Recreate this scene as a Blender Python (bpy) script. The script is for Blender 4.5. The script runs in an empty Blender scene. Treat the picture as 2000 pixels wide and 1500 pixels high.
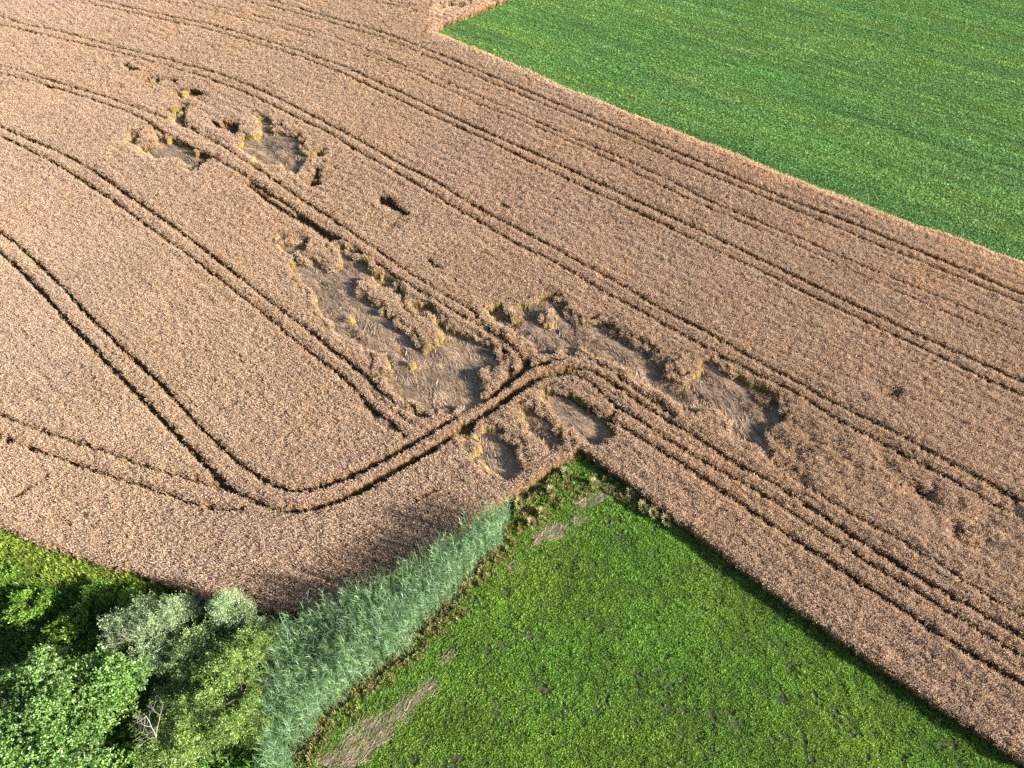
import bpy, math, random
import numpy as np
from mathutils import Vector
random.seed(5); RNG = np.random.default_rng(11)
R = math.radians
scn = bpy.context.scene
COL = scn.collection

# ------------------------------------------------------------------ camera, sky, sun, exposure
CAM_H, PITCH, FPX = 50.0, R(47.5), 1387.0          # drone height, downward pitch, focal length in photo pixels
cam_d = bpy.data.cameras.new('camera'); cam = bpy.data.objects.new('camera', cam_d); COL.objects.link(cam)
cam.location = (0, 0, CAM_H); cam.rotation_euler = (math.pi/2 - PITCH, 0, 0)
cam_d.sensor_width = 36; cam_d.lens = 36*FPX/2000; cam_d.clip_end = 5000; cam_d.clip_start = .5
scn.camera = cam
SUN_EL, SUN_AZ = R(20), R(-19)                       # azimuth measured from +x towards +y
world = bpy.data.worlds.new('World'); scn.world = world; world.use_nodes = True
nt = world.node_tree; bg = nt.nodes['Background']
sky = nt.nodes.new('ShaderNodeTexSky'); sky.sky_type = 'NISHITA'; sky.sun_disc = False
sky.sun_elevation = SUN_EL; sky.sun_rotation = math.pi/2 - SUN_AZ
nt.links.new(sky.outputs[0], bg.inputs[0]); bg.inputs[1].default_value = .055
sd = bpy.data.lights.new('sun', 'SUN'); sun = bpy.data.objects.new('sun', sd); COL.objects.link(sun)
sd.energy = 5.0; sd.angle = R(.5); sd.color = (1, .95, .88)
to_sun = Vector((math.cos(SUN_EL)*math.cos(SUN_AZ), math.cos(SUN_EL)*math.sin(SUN_AZ), math.sin(SUN_EL)))
sun.rotation_euler = to_sun.to_track_quat('Z', 'Y').to_euler(); sun.location = (60, 0, 60)
vs = scn.view_settings; vs.view_transform = 'Standard'; vs.look = 'None'; vs.gamma = 1; vs.exposure = 1.95
scn.render.engine = 'CYCLES'
scn.cycles.use_denoising = False
scn.cycles.max_bounces = 5; scn.cycles.diffuse_bounces = 3; scn.cycles.transmission_bounces = 3; scn.cycles.transparent_max_bounces = 4
scn.cycles.glossy_bounces = 2; scn.cycles.caustics_reflective = False; scn.cycles.caustics_refractive = False

# ------------------------------------------------------------------ helpers
def G(pts, z=0.0):
    """photo pixels -> points on the level z (N x 2)"""
    p = np.array(pts, float); u = (p[:, 0]-1000)/FPX; v = (p[:, 1]-750)/FPX
    t = (CAM_H-z)/(math.sin(PITCH)+v*math.cos(PITCH))
    return np.c_[t*u, t*(math.cos(PITCH)-v*math.sin(PITCH))]
def P(s):
    return [tuple(float(a) for a in w.split(',')) for w in s.split()]
def tag(o, label, cat=None, group=None, kind=None):
    o['label'] = label
    if cat: o['category'] = cat
    if group: o['group'] = group
    if kind: o['kind'] = kind
    return o
def mesh_np(name, V, F, smooth=False, colors=None):
    """V (n,3), F (m,k) with k = 3 or 4; colors per vertex (n,3)"""
    V = np.ascontiguousarray(V, np.float32); F = np.ascontiguousarray(F, np.int32); k = F.shape[1]
    me = bpy.data.meshes.new(name)
    me.vertices.add(len(V)); me.vertices.foreach_set('co', V.ravel())
    me.loops.add(F.size); me.loops.foreach_set('vertex_index', F.ravel())
    me.polygons.add(len(F)); me.polygons.foreach_set('loop_start', np.arange(0, F.size, k, dtype=np.int32))
    if smooth: me.polygons.foreach_set('use_smooth', np.ones(len(F), bool))
    if colors is not None:
        a = me.color_attributes.new('Col', 'FLOAT_COLOR', 'POINT')
        a.data.foreach_set('color', np.c_[colors, np.ones(len(V))].astype(np.float32).ravel())
    me.update(calc_edges=True); me.validate()
    return me
def obj(name, me, mat=None, parent=None, link=True):
    o = bpy.data.objects.new(name, me)
    if link: COL.objects.link(o)
    if mat: me.materials.clear(); me.materials.append(mat)
    if parent: o.parent = parent
    return o
def vnoise(x, y, scale, seed, octaves=1, gain=.5):
    """smooth value noise in [-1, 1]"""
    out = np.zeros(np.shape(x)); amp = 1; tot = 0
    for o in range(octaves):
        r = np.random.default_rng(seed+o*17); T = r.uniform(-1, 1, (256, 256))
        a = np.asarray(x)/scale+1000.37; b = np.asarray(y)/scale+1000.71
        i = np.floor(a).astype(int); j = np.floor(b).astype(int); fa = a-i; fb = b-j
        fa = fa*fa*(3-2*fa); fb = fb*fb*(3-2*fb)
        i0, i1, j0, j1 = i % 256, (i+1) % 256, j % 256, (j+1) % 256
        out += amp*((T[i0, j0]*(1-fa)+T[i1, j0]*fa)*(1-fb)+(T[i0, j1]*(1-fa)+T[i1, j1]*fa)*fb)
        tot += amp; amp *= gain; scale /= 2
    return out/tot
def inpoly(X, Y, poly):
    m = np.zeros(X.shape, bool); n = len(poly)
    for k in range(n):
        x0, y0 = poly[k]; x1, y1 = poly[(k+1) % n]
        if y0 == y1: continue
        c = (Y > min(y0, y1)) & (Y <= max(y0, y1))
        m ^= c & (X < (x1-x0)*(Y-y0)/(y1-y0)+x0)
    return m
def boxblur(A, r):
    for ax in (0, 1):
        n = A.shape[ax]; pad = [(0, 0), (0, 0)]; pad[ax] = (r+1, r)
        c = np.cumsum(np.pad(A, pad, mode='edge'), axis=ax)
        sl = [slice(None)]*2; s2 = [slice(None)]*2
        sl[ax] = slice(2*r+1, 2*r+1+n); s2[ax] = slice(0, n)
        A = (c[tuple(sl)]-c[tuple(s2)])/(2*r+1)
    return A

# ------------------------------------------------------------------ materials
def new_mat(name):
    m = bpy.data.materials.new(name); m.use_nodes = True
    n = m.node_tree.nodes; l = m.node_tree.links
    for x in list(n): n.remove(x)
    out = n.new('ShaderNodeOutputMaterial')
    return m, n, l, out
def world_noise(n, l, scale, detail=3, stretch=None, rotz=0):
    g = n.new('ShaderNodeNewGeometry'); src = g.outputs['Position']
    if stretch or rotz:
        mp = n.new('ShaderNodeMapping'); mp.vector_type = 'TEXTURE'
        mp.inputs['Rotation'].default_value = (0, 0, rotz)
        if stretch: mp.inputs['Scale'].default_value = stretch
        l.new(src, mp.inputs[0]); src = mp.outputs[0]
    t = n.new('ShaderNodeTexNoise'); t.inputs['Scale'].default_value = scale; t.inputs['Detail'].default_value = detail
    l.new(src, t.inputs['Vector']); return t.outputs['Fac']
def ramp(n, l, fac, stops):
    r = n.new('ShaderNodeValToRGB'); e = r.color_ramp.elements
    while len(e) < len(stops): e.new(.5)
    for k, (p, c) in enumerate(stops): e[k].position = p; e[k].color = (*c, 1)
    l.new(fac, r.inputs[0]); return r.outputs[0]
def mult(n, l, a, b, fac=1, mode='MULTIPLY'):
    m = n.new('ShaderNodeMix'); m.data_type = 'RGBA'; m.blend_type = mode; m.inputs[0].default_value = fac
    l.new(a, m.inputs[6]); l.new(b, m.inputs[7]); return m.outputs[2]
def leaf_mat(name, translucent=.3, rough=.6, spec=.2, var=.35, patch=((.35, (.85, .85, .85)), (.65, (1.12, 1.1, 1.05))), patch_scale=.12, tintattr=True, stretch=None, rotz=0):
    """plant tissue: vertex colour x per-copy variation x slow variation over the ground"""
    m, n, l, out = new_mat(name)
    a = n.new('ShaderNodeAttribute'); a.attribute_name = 'Col'
    c = a.outputs['Color']
    if tintattr:
        t = n.new('ShaderNodeAttribute'); t.attribute_type = 'INSTANCER'; t.attribute_name = 'tint'
        c = mult(n, l, c, t.outputs['Color'])
    c = mult(n, l, c, ramp(n, l, world_noise(n, l, patch_scale, 3, stretch, rotz), list(patch)))
    b = n.new('ShaderNodeBsdfPrincipled'); b.inputs['Roughness'].default_value = rough; b.inputs['Specular IOR Level'].default_value = spec
    l.new(c, b.inputs['Base Color'])
    if translucent > 0:
        tr = n.new('ShaderNodeBsdfTranslucent'); l.new(c, tr.inputs['Color'])
        mx = n.new('ShaderNodeMixShader'); mx.inputs[0].default_value = translucent
        l.new(b.outputs[0], mx.inputs[1]); l.new(tr.outputs[0], mx.inputs[2]); l.new(mx.outputs[0], out.inputs[0])
    else: l.new(b.outputs[0], out.inputs[0])
    return m
def ground_mat(name, stops, scale, detail=6, stretch=None, rotz=0, bump=.4, stops2=None, scale2=.1, stretch2=None):
    m, n, l, out = new_mat(name)
    f = world_noise(n, l, scale, detail, stretch, rotz); c = ramp(n, l, f, stops)
    if stops2: c = mult(n, l, c, ramp(n, l, world_noise(n, l, scale2, 4, stretch2, rotz), stops2))
    b = n.new('ShaderNodeBsdfPrincipled'); b.inputs['Roughness'].default_value = .95; b.inputs['Specular IOR Level'].default_value = .1
    l.new(c, b.inputs['Base Color'])
    bp = n.new('ShaderNodeBump'); bp.inputs['Strength'].default_value = bump; bp.inputs['Distance'].default_value = .1
    l.new(world_noise(n, l, scale*1.7, 8), bp.inputs['Height']); l.new(bp.outputs[0], b.inputs['Normal'])
    l.new(b.outputs[0], out.inputs[0]); return m
ROW = R(-42.2)                                       # direction of the drill rows on the ground
M = {}
M['wheat'] = leaf_mat('wheat_ears', .42, .65, .15, patch=((.3, (.94, .93, .93)), (.52, (1, 1, 1)), (.7, (1.03, 1.0, .96))), patch_scale=.09)
M['crop_shade'] = ground_mat('crop_interior_shade', [(.3, (.10, .062, .045)), (.7, (.24, .15, .105))], 9, 6)  # dark brown carries the shade between the stems
M['lodged'] = leaf_mat('flattened_straw', .15, .6, .25, patch=((.3, (.8, .8, .82)), (.7, (1.1, 1.06, 1))), patch_scale=.35)
M['thatch'] = ground_mat('straw_mat', [(.25, (.07, .05, .034)), (.75, (.20, .14, .09))], 7, 6)
M['soil'] = ground_mat('field_soil', [(.25, (.045, .032, .022)), (.5, (.085, .06, .04)), (.75, (.17, .115, .07))], 6, 8)
M['track'] = ground_mat('track_soil', [(.3, (.05, .038, .026)), (.5, (.095, .075, .045)), (.66, (.07, .085, .03)), (.8, (.2, .14, .08))], 4, 8)
M['meadow_soil'] = ground_mat('meadow_soil', [(.3, (.03, .04, .018)), (.5, (.05, .06, .028)), (.7, (.085, .07, .055))], 3, 8)
M['field_soil'] = ground_mat('green_field_soil', [(.3, (.05, .12, .035)), (.7, (.11, .20, .07))], 3, 8, stretch=(6, 1, 1), rotz=R(-41), stops2=[(.35, (.8, .8, .8)), (.7, (1.25, 1.2, 1.1))], scale2=.25, stretch2=(9, 1, 1))
M['grass'] = leaf_mat('meadow_leaf', .3, .5, .3, patch=((.3, (.8, .82, .8)), (.7, (1.18, 1.12, 1.0))), patch_scale=.1)
M['pasture'] = leaf_mat('pasture_leaf', .3, .55, .25, patch=((.32, (.78, .84, .84)), (.5, (1, 1, 1)), (.66, (1.16, 1.06, .92))), patch_scale=.22, stretch=(10, 1, 1), rotz=R(-41))
M['reed'] = leaf_mat('reed_leaf', .28, .45, .35, patch=((.3, (.85, .85, .85)), (.7, (1.12, 1.1, 1.05))), patch_scale=.4)
M['leaf'] = leaf_mat('tree_leaf', .3, .42, .4, patch=((.3, (.8, .85, .8)), (.7, (1.2, 1.15, 1.1))), patch_scale=.5, tintattr=False)
M['litter'] = leaf_mat('reed_litter', .05, .8, .1, patch_scale=.8, tintattr=False)
def wood_mat(name, a, b):
    return ground_mat(name, [(.3, a), (.7, b)], 8, 6, bump=.6)
M['bark'] = wood_mat('bark', (.05, .04, .03), (.14, .11, .085))
M['deadwood'] = wood_mat('dead_wood', (.22, .20, .17), (.36, .33, .29))

# ------------------------------------------------------------------ tracing of the photograph (pixels -> ground)
TR = []   # (polyline px, half width m, depth 0..1, label)
def track(s, hw=.2, depth=1, note=''): TR.append((G(P(s), .35), hw*1.27, depth, note))
# tramlines, from the pasture edge towards the left
track('483,-2 542,10 600,27 645,40 694,54 729,63 768,77 810,93 845,107 915,136 992,168 1072,203 1167,241 1258,280 1345,315 1447,360 1538,398 1637,434 1740,478 1832,515 1942,563 2040,603', .24, 1, 'nearest the pasture')
track('430,-2 525,17 610,40 652,52 698,66 740,77 775,91 817,108 897,142 978,175 1062,212 1160,252 1265,297 1384,349 1483,390 1593,436 1700,482 1802,522 1905,566 2040,620', .2, .9, 'nearest the pasture')
track('311,-2 385,10 455,26 507,38 560,54 600,65 652,79 705,98 785,133 866,164 936,196 1020,231 1107,273 1202,311 1300,357 1410,412 1535,464 1652,515 1758,559 1868,603 2040,680', .17, .75, 'faint')
track('270,-2 332,10 402,24 455,37 525,54 600,75 652,93 705,112 810,150 922,206 1013,241 1055,259 1150,300 1300,376 1421,431 1557,488 1740,574 1850,621 2040,702', .14, .62, 'faint')
track('147,-3 210,10 280,26 350,42 402,51 455,66 507,82 560,98 612,115 684,140 750,171 817,203 890,238 967,273 1048,308 1125,345 1202,380 1300,427 1410,478 1505,526 1593,570 1678,610 1769,654 1868,698 2040,775', .24, 1, '')
track('85,-3 157,10 210,21 262,31 315,44 367,54 420,66 472,82 525,98 600,121 687,157 775,199 855,238 936,273 1020,315 1107,357 1195,399 1300,449 1395,497 1505,548 1604,596 1700,643 1795,687 1905,742 2040,802', .21, 1, '')
track('-30,28 52,54 140,73 200,90 300,115 362,132 437,152 487,172 562,207 637,246 700,279 785,329 838,353 880,381 963,430 1040,470 1140,525 1204,560 1285,608 1375,653 1465,707 1553,753 1660,812 1767,865 1873,924 2040,1010', .22, 1, '')
track('-30,46 52,66 157,91 237,110 312,130 387,152 450,174 512,202 580,235 650,270 740,325 803,360 880,407 957,453 1033,497 1080,517 1180,578 1255,617 1339,665 1420,710 1495,749 1564,780 1633,828 1740,884 1846,940 1953,998 2040,1042', .21, 1, '')
track('-30,128 42,145 122,170 210,196 297,227 371,254 413,278 465,308 507,338 563,377 613,411 667,447 713,478 763,513 813,547 863,580 913,607 960,645 1000,680 1022,706 1024,730', .2, .95, '')
track('-30,142 52,161 147,189 217,212 280,238 350,280 420,315 480,350 523,380 573,413 620,447 667,473 713,503 763,540 813,570 857,597 897,623 940,640 973,673 996,698 1004,722 998,745 978,768', .2, 1, '')
track('487,367 530,400 563,423 597,440 630,463 657,480', .34, .9, 'wide')
track('-30,238 35,268 105,297 175,334 252,387 321,435 416,504 511,582 563,621 615,660 659,695 700,727 730,754 760,781 790,805 814,820 846,826', .23, 1, '')
track('-30,256 35,287 115,327 199,381 277,437 377,510 433,552 529,630 581,673 667,740 700,771 727,803 760,829 790,850 800,872', .21, 1, '')
track('725,768 748,790 772,812 800,834 835,846', .17, .85, '')
track('700,772 722,812 748,838 776,858', .14, .7, '')
track('-30,434 43,489 130,571 182,627 251,695 312,751 368,812 425,872 477,916 520,946 568,968 607,966 650,953 700,934 775,895 850,850 886,824 928,799 964,781 1000,752 1030,727 1036,700', .25, 1, 'weedy')
track('-30,466 43,534 91,584 182,682 277,781 347,855 412,920 442,953 477,976 546,1005 598,1005 650,994 700,971 775,928 850,886 892,856 928,829 970,805 1000,781 1030,760 1060,742 1090,735', .27, 1, 'weedy')
track('-30,800 30,827 130,864 225,896 329,933 373,944 416,955 470,972', .2, 1, '')
track('-30,842 43,875 143,911 243,944 347,979 390,996 433,1000 500,1004', .22, 1, '')
track('814,985 850,970 882,954', .12, .6, '')
track('30,985 75,960 110,935', .14, .5, '')
track('640,957 700,934 775,895 850,850 886,824 928,799 964,781 1000,752 1030,727', .31, 1, 'weedy')
track('700,971 775,928 850,886 892,856 928,829 970,805 1000,781 1030,760 1060,742 1090,735', .36, 1, 'weedy')
# fan at the junction and the pairs running down the right side
track('1030,727 1055,720 1090,708 1122,700 1150,703 1180,722 1215,745 1250,772 1290,800 1320,818', .28, 1, 'weedy')
track('1060,742 1100,730 1135,724 1168,738 1210,764 1240,788 1270,810 1300,826 1360,863 1420,905 1510,952 1600,1012 1672,1062 1730,1095 1800,1142 1850,1170 1960,1234 2040,1280', .24, 1, 'weedy')
track('1090,742 1120,735 1146,748 1170,768 1198,798 1240,823 1315,876 1390,920 1450,950 1553,1015 1676,1096 1735,1132 1800,1172 1900,1235 2040,1320', .19, .85, '')
track('1075,765 1105,775 1140,795 1180,821 1255,866 1339,920 1420,974 1500,1030 1607,1100 1713,1170 1766,1201 1820,1243 1884,1281 2040,1372', .2, .95, '')
track('1490,890 1532,932 1600,975 1687,1028 1740,1052 1798,1090 1846,1120 1894,1153 2000,1220 2040,1245', .17, .8, '')
track('729,60 757,49 792,33 827,23 859,9', .16, .8, '')
track('690,-3 740,10 775,17 812,26', .18, .9, '')
track('725,-3 768,10 815,17', .18, .9, '')
track('700,70 735,58', .2, .8, '')
# flattened patches (outlines) and standing islands inside them
HOL = []
def hollow(s, flow, label, z=.75, grow=1.0):
    q = G(P(s), z); c = q.mean(0); HOL.append((c+(q-c)*grow, R(flow), label))
hollow('520,467 547,483 570,507 580,530 593,557 613,587 627,613 647,630 667,653 687,670 710,680 713,693 727,690 740,695 733,707 737,733 757,740 780,763 800,787 820,803 840,813 857,807 880,803 883,787 913,783 930,787 937,757 930,717 947,710 965,722 975,728 982,706 972,690 950,668 922,655 895,640 862,632 852,617 840,607 813,590 793,580 780,560 757,547 727,527 693,500 657,478 645,482 662,500 662,522 640,522 620,500 595,492 600,475 585,470 560,475', -47, 'large flattened wheat patch with ridge of standing clumps left of the junction')
hollow('950,604 985,595 1010,588 1040,590 1068,577 1085,574 1096,592 1105,610 1122,626 1150,626 1180,629 1210,648 1231,662 1234,674 1255,674 1279,683 1285,696 1300,704 1330,694 1366,712 1372,698 1400,710 1420,728 1450,740 1480,757 1510,770 1524,790 1526,818 1505,822 1496,845 1510,868 1498,890 1480,878 1462,862 1450,860 1430,860 1420,848 1429,830 1420,815 1390,800 1354,790 1339,808 1315,785 1288,770 1270,752 1240,731 1210,719 1192,701 1168,684 1141,680 1126,690 1099,682 1090,690 1060,682 1045,688 1030,668 1010,655 985,640 960,620', -58, 'long flattened wheat patch with combed waves right of the junction')
hollow('285,250 307,257 330,270 350,280 370,292 374,302 382,300 376,315 390,328 385,336 372,328 355,315 340,310 320,310 300,305 282,295 265,287 256,275 254,265 265,255', -40, 'small flattened wheat hollow holding a yellow tuft in the upper wheat')
hollow('490,215 505,228 525,235 542,240 550,252 570,262 585,265 590,278 586,288 596,300 610,302 626,292 638,303 630,308 612,312 600,312 590,328 575,330 580,342 565,338 548,320 530,322 510,318 495,306 482,302 470,286 470,277 476,265 505,252 505,240', -40, 'ragged flattened wheat hollow between two upper tramlines')
hollow('910,880 928,853 938,846 968,850 988,862 1006,874 1011,896 1010,911 1000,922 976,925 958,907 934,892 916,889', -60, 'rounded flattened hollow close to the lit wheat edge', grow=1.25)
hollow('1027,805 1045,798 1055,814 1070,820 1087,844 1093,862 1084,865 1060,853 1040,838 1024,818', -52, 'small flattened hollow between two larger hollows', grow=1.3)
hollow('1060,772 1087,763 1111,787 1135,802 1160,817 1177,838 1177,850 1165,853 1147,859 1126,847 1117,832 1090,814 1072,790', -45, 'narrow flattened hollow above the field corner', grow=1.2)
hollow('335,228 353,220 366,242 380,256 384,262 372,258 352,246', -42, 'dark flattened slot beside an upper tramline')
hollow('856,22 862,12 900,2 922,2 906,10 872,24', 30, 'flattened gap in the wheat next to the far pasture corner')
# small gaps: depth of wheat knocked down
GAP = []
def gap(s): GAP.append(G(P(s), .7))
for s in ('243,130 252,124 258,132 282,140 253,140', '285,160 300,148 312,155 300,166', '322,152 340,156 356,160 342,166 328,162',
          '335,180 370,174 408,184 365,192 348,190', '320,210 350,212 360,200 380,210 356,222 330,222', '408,230 425,240 450,242 475,240 470,256 465,275 445,256 420,246',
          '615,325 625,327 630,352 632,370 615,370 600,360 615,352', '733,390 764,390 803,424 793,426 767,412 745,398', '823,497 846,513 877,533 864,534 840,518',
          '883,543 897,550 890,558', '976,392 994,407 1000,414 980,404', '745,430 762,440 752,440', '773,444 787,453 780,455', '660,855 672,856 680,866 668,868',
          '1733,772 1748,768 1742,782', '1615,880 1624,884 1620,905', '1785,950 1806,952 1826,984 1812,980', '1868,1028 1890,1034 1902,1046 1885,1050', '1540,815 1550,812 1552,838 1543,836',
          '1455,580 1470,588 1462,590', '1950,540 1954,530 1957,545', '520,468 545,470 590,478 600,490 570,492 545,484', '370,318 388,300 410,310 402,324 380,330',
          '885,835 905,826 985,862 962,866 940,850', '1190,806 1200,798 1206,812 1196,818'):
    gap(s)
ISL = [G(P(s), .6) for s in (
    '690,553 705,550 722,547 733,557 747,570 760,568 777,571 790,592 800,607 813,617 833,613 850,633 852,660 846,682 826,692 818,672 812,655 793,643 773,623 747,617 746,600 722,588 700,574',
    '578,485 610,473 640,476 660,497 664,520 645,528 628,510 612,500 600,504 596,522 584,508',
    '738,700 752,690 758,712 756,734 744,738 737,722', '1330,700 1352,692 1372,702 1368,726 1352,728 1338,742 1322,744 1310,722 1318,708',
    '270,260 290,252 300,268 305,282 292,288 276,280', '478,245 495,232 508,250 510,262 488,272 476,266', '530,248 545,246 548,256 536,260',
    '1060,610 1076,606 1084,624 1078,640 1064,636', '990,604 1000,602 1012,622 1006,632 996,626', '915,880 930,856 940,862 934,888',
    '1000,850 1018,842 1030,862 1008,868', '1086,690 1100,684 1110,694 1096,702')]
ROUGH = [(G([p], .6)[0], r, k) for p, r, k in (((1806, 968), 1.0, .26), ((1890, 1035), 1.2, .3), ((1600, 870), 1.6, .18), ((1730, 925), 2.2, .12), 
         ((930, 840), 1.2, .2), ((560, 475), 1.4, .3), ((1560, 900), 2, .2), ((395, 315), 1.2, .35), ((300, 160), 1.2, .2), ((380, 200), 2.0, .2), ((440, 250), 1.6, .25), ((625, 340), 1.5, .25),
         ((1740, 775), .9, .3), ((760, 445), 1.2, .2), ((1960, 1000), 1.5, .2), ((1250, 690), 1.6, .25))]
# outline of the wheat field
w_low = G(P('-60,1006 0,1030 42,1048 80,1068 140,1087 210,1110 273,1126 315,1143 350,1155 420,1176 507,1199 560,1206 650,1196 743,1147 831,1092 872,1060 930,1022 985,987 1040,947 1090,912 1122,890 1132,884 1160,903 1215,943 1350,1045 1550,1195 1750,1335 1985,1490 2080,1552'))
w_top = G(P('2080,552 2000,518 1947,500 1860,465 1790,443 1720,416 1650,388 1580,362 1510,336 1440,304 1394,287 1345,269 1300,250 1247,231 1212,217 1160,194 1107,175 1055,150 1020,136 985,122 950,105 908,89 873,74 846,63'), .8)
w_far = G(P('866,56 901,42 943,26 1002,0 1040,-17'))
WHEAT = np.vstack([w_low, w_top, w_far, G(P('1030,-40 -60,-40'))])

# ------------------------------------------------------------------ raster of the crop (0.1 m cells)
X0, X1, Y0, Y1, CS = -112.0, 108.0, 8.0, 158.0, .1
NX, NY = int((X1-X0)/CS), int((Y1-Y0)/CS)
gx = X0+(np.arange(NX)+.5)*CS; gy = Y0+(np.arange(NY)+.5)*CS
GX, GY = np.meshgrid(gx, gy)                        # [row=y, col=x]
WX = GX+.22*vnoise(GX, GY, .9, 3, 2); WY = GY+.22*vnoise(GX, GY, .9, 5, 2)     # ragged edges
def bbox(poly, m):
    a = np.clip(((poly.min(0)-m-[X0, Y0])/CS).astype(int), 0, [NX-1, NY-1]); b = np.clip(((poly.max(0)+m-[X0, Y0])/CS).astype(int)+1, 1, [NX, NY])
    return slice(a[1], b[1]), slice(a[0], b[0])
FIELD = np.zeros((NY, NX), bool); s = bbox(WHEAT, 1)
FIELD[s] = inpoly(GX[s]+.35*(WX[s]-GX[s]), GY[s]+.35*(WY[s]-GY[s]), WHEAT)
# keep only what the camera, or one a few steps aside, can see
VIS = (np.abs(GX) < .40*CAM_H+.65*(GY)+5) & (GY > 10)
FIELD &= VIS
HID = np.zeros((NY, NX), np.int8)
WX2 = GX+.75*vnoise(GX, GY, 1.4, 33, 3, .65); WY2 = GY+.75*vnoise(GX, GY, 1.4, 35, 3, .65)
for k, (poly, fl, lab) in enumerate(HOL):
    s = bbox(poly, 1.5); HID[s][boxblur(inpoly(WX2[s], WY2[s], poly).astype(np.float32), 4) > .28] = k+1
for poly in ISL:
    s = bbox(poly, 1); HID[s][inpoly(WX2[s], WY2[s], poly)] = 0
HID[~FIELD] = 0
F = np.ones((NY, NX), np.float32)
TRM = np.zeros((NY, NX), bool)
wob = .04*vnoise(GX, GY, .7, 41, 2)+.03*vnoise(GX, GY, 5, 43)
for poly, hw, depth, note in TR:
    # smooth the polyline
    t = np.r_[0, np.cumsum(np.linalg.norm(np.diff(poly, axis=0), axis=1))]; tt = np.arange(0, t[-1], .8)
    q = np.c_[np.interp(tt, t, poly[:, 0]), np.interp(tt, t, poly[:, 1])]
    for _ in range(3):
        q[1:-1] = .25*q[:-2]+.5*q[1:-1]+.25*q[2:]
    for a, b in zip(q[:-1], q[1:]):
        s = bbox(np.array([a, b]), 1.0)
        if GX[s].size == 0: continue
        d = b-a; L2 = d@d+1e-9
        u = np.clip(((GX[s]-a[0])*d[0]+(GY[s]-a[1])*d[1])/L2, 0, 1)
        dist = np.hypot(GX[s]-a[0]-u*d[0], GY[s]-a[1]-u*d[1])
        e = (dist-hw-wob[s])/.1
        f = 1-depth*np.clip(1-e, 0, 1)
        F[s] = np.minimum(F[s], f)
        if depth > .85: TRM[s] |= dist < hw+.1
for poly in GAP:
    s = bbox(poly, 1); m = boxblur(inpoly(WX2[s], WY2[s], poly).astype(np.float32), 3) > .3; F[s][m] = np.minimum(F[s][m], .12)
TILT = np.zeros((NY, NX), np.float32)
for c, r, k in ROUGH:
    s = bbox(np.array([c, c]), 2.5*r)
    g = np.exp(-((GX[s]-c[0])**2+(GY[s]-c[1])**2)/(2*r*r))
    bl = np.clip(vnoise(GX[s], GY[s], .9, 61, 2)*1.6+.3, 0, 1)
    F[s] *= 1-np.clip(k*2.2*g*bl, 0, .8); TILT[s] += g*.5
RIM = boxblur((HID > 0).astype(np.float32), 6); RGY, RGX = np.gradient(boxblur(RIM, 4))
rim = (HID == 0) & (RIM > .06)
F[rim] *= (1-.28*np.clip(vnoise(GX[rim], GY[rim], .8, 63, 2)*1.8, 0, 1))
PEDGE = np.zeros((NY, NX), np.float32); s = (slice(int((48-Y0)/CS), None), slice(int((-30-X0)/CS), None))
PEDGE[s] = boxblur(inpoly(GX[s], GY[s], np.vstack([w_top, [(-14, 160), (130, 160), (130, 60)]])).astype(np.float32), 14)
STAND = FIELD & (HID == 0)
H = np.where(STAND, F, 0).astype(np.float32)
Hs = boxblur(H, 2); Hb = boxblur(H, 3)
HW = 1.0                                            # height of the ripe crop in metres
def look(A, x, y):
    return A[np.clip(((y-Y0)/CS).astype(int), 0, NY-1), np.clip(((x-X0)/CS).astype(int), 0, NX-1)]

# ------------------------------------------------------------------ ground sheets
def grid_sheet(name, poly, z, mat):
    me = bpy.data.meshes.new(name); import bmesh
    bm = bmesh.new(); f = bm.faces.new([bm.verts.new((p[0], p[1], z)) for p in poly]); bm.normal_update()
    if f.normal.z < 0: f.normal_flip()
    bmesh.ops.triangulate(bm, faces=[f]); bm.to_mesh(me); bm.free()
    o = obj(name, me, mat); o['kind'] = 'structure'; return o
g = grid_sheet('ground', [(-1500, -1500), (1500, -1500), (1500, 1500), (-1500, 1500)], 0, M['soil']); g['label'] = 'brown bare soil under the whole crop'
mead = np.vstack([w_low, [(45, 2), (-50, 2)]])
g = grid_sheet('meadow', mead, .004, M['meadow_soil']); g['label'] = 'green meadow ground below the wheat corner'
far_poly = np.vstack([w_top, w_far, [(40, 170), (125, 170), (125, 60)]])
g = grid_sheet('pasture', far_poly, .004, M['field_soil']); g['label'] = 'short green pasture beyond the wheat edge'
def strip(name, poly, hw, z, mat):
    t = np.r_[0, np.cumsum(np.linalg.norm(np.diff(poly, axis=0), axis=1))]; tt = np.arange(0, t[-1], .8)
    q = np.c_[np.interp(tt, t, poly[:, 0]), np.interp(tt, t, poly[:, 1])]
    for _ in range(3): q[1:-1] = .25*q[:-2]+.5*q[1:-1]+.25*q[2:]
    d = np.gradient(q, axis=0); d /= np.linalg.norm(d, axis=1)[:, None]+1e-9; n = np.c_[-d[:, 1], d[:, 0]]
    k = len(q); zz = np.full((k, 1), z)
    V = np.vstack([np.c_[q+n*hw, zz], np.c_[q-n*hw*0, zz-.002], np.c_[q-n*hw, zz]])
    i = np.arange(k-1)
    Fq = np.vstack([np.c_[i+k, i+k+1, i+1, i], np.c_[i+2*k, i+2*k+1, i+k+1, i+k]])
    o = obj(name, mesh_np(name, V, Fq), mat); o['kind'] = 'structure'; return o
for n_, (poly, hw, depth, note) in enumerate(TR):
    if depth > .85 and len(poly) > 3:
        o = strip('wheel_track', poly, hw, .008+.0004*n_, M['track'])
        o['label'] = 'bare wheel track pressed through the ripe wheat'

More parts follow.
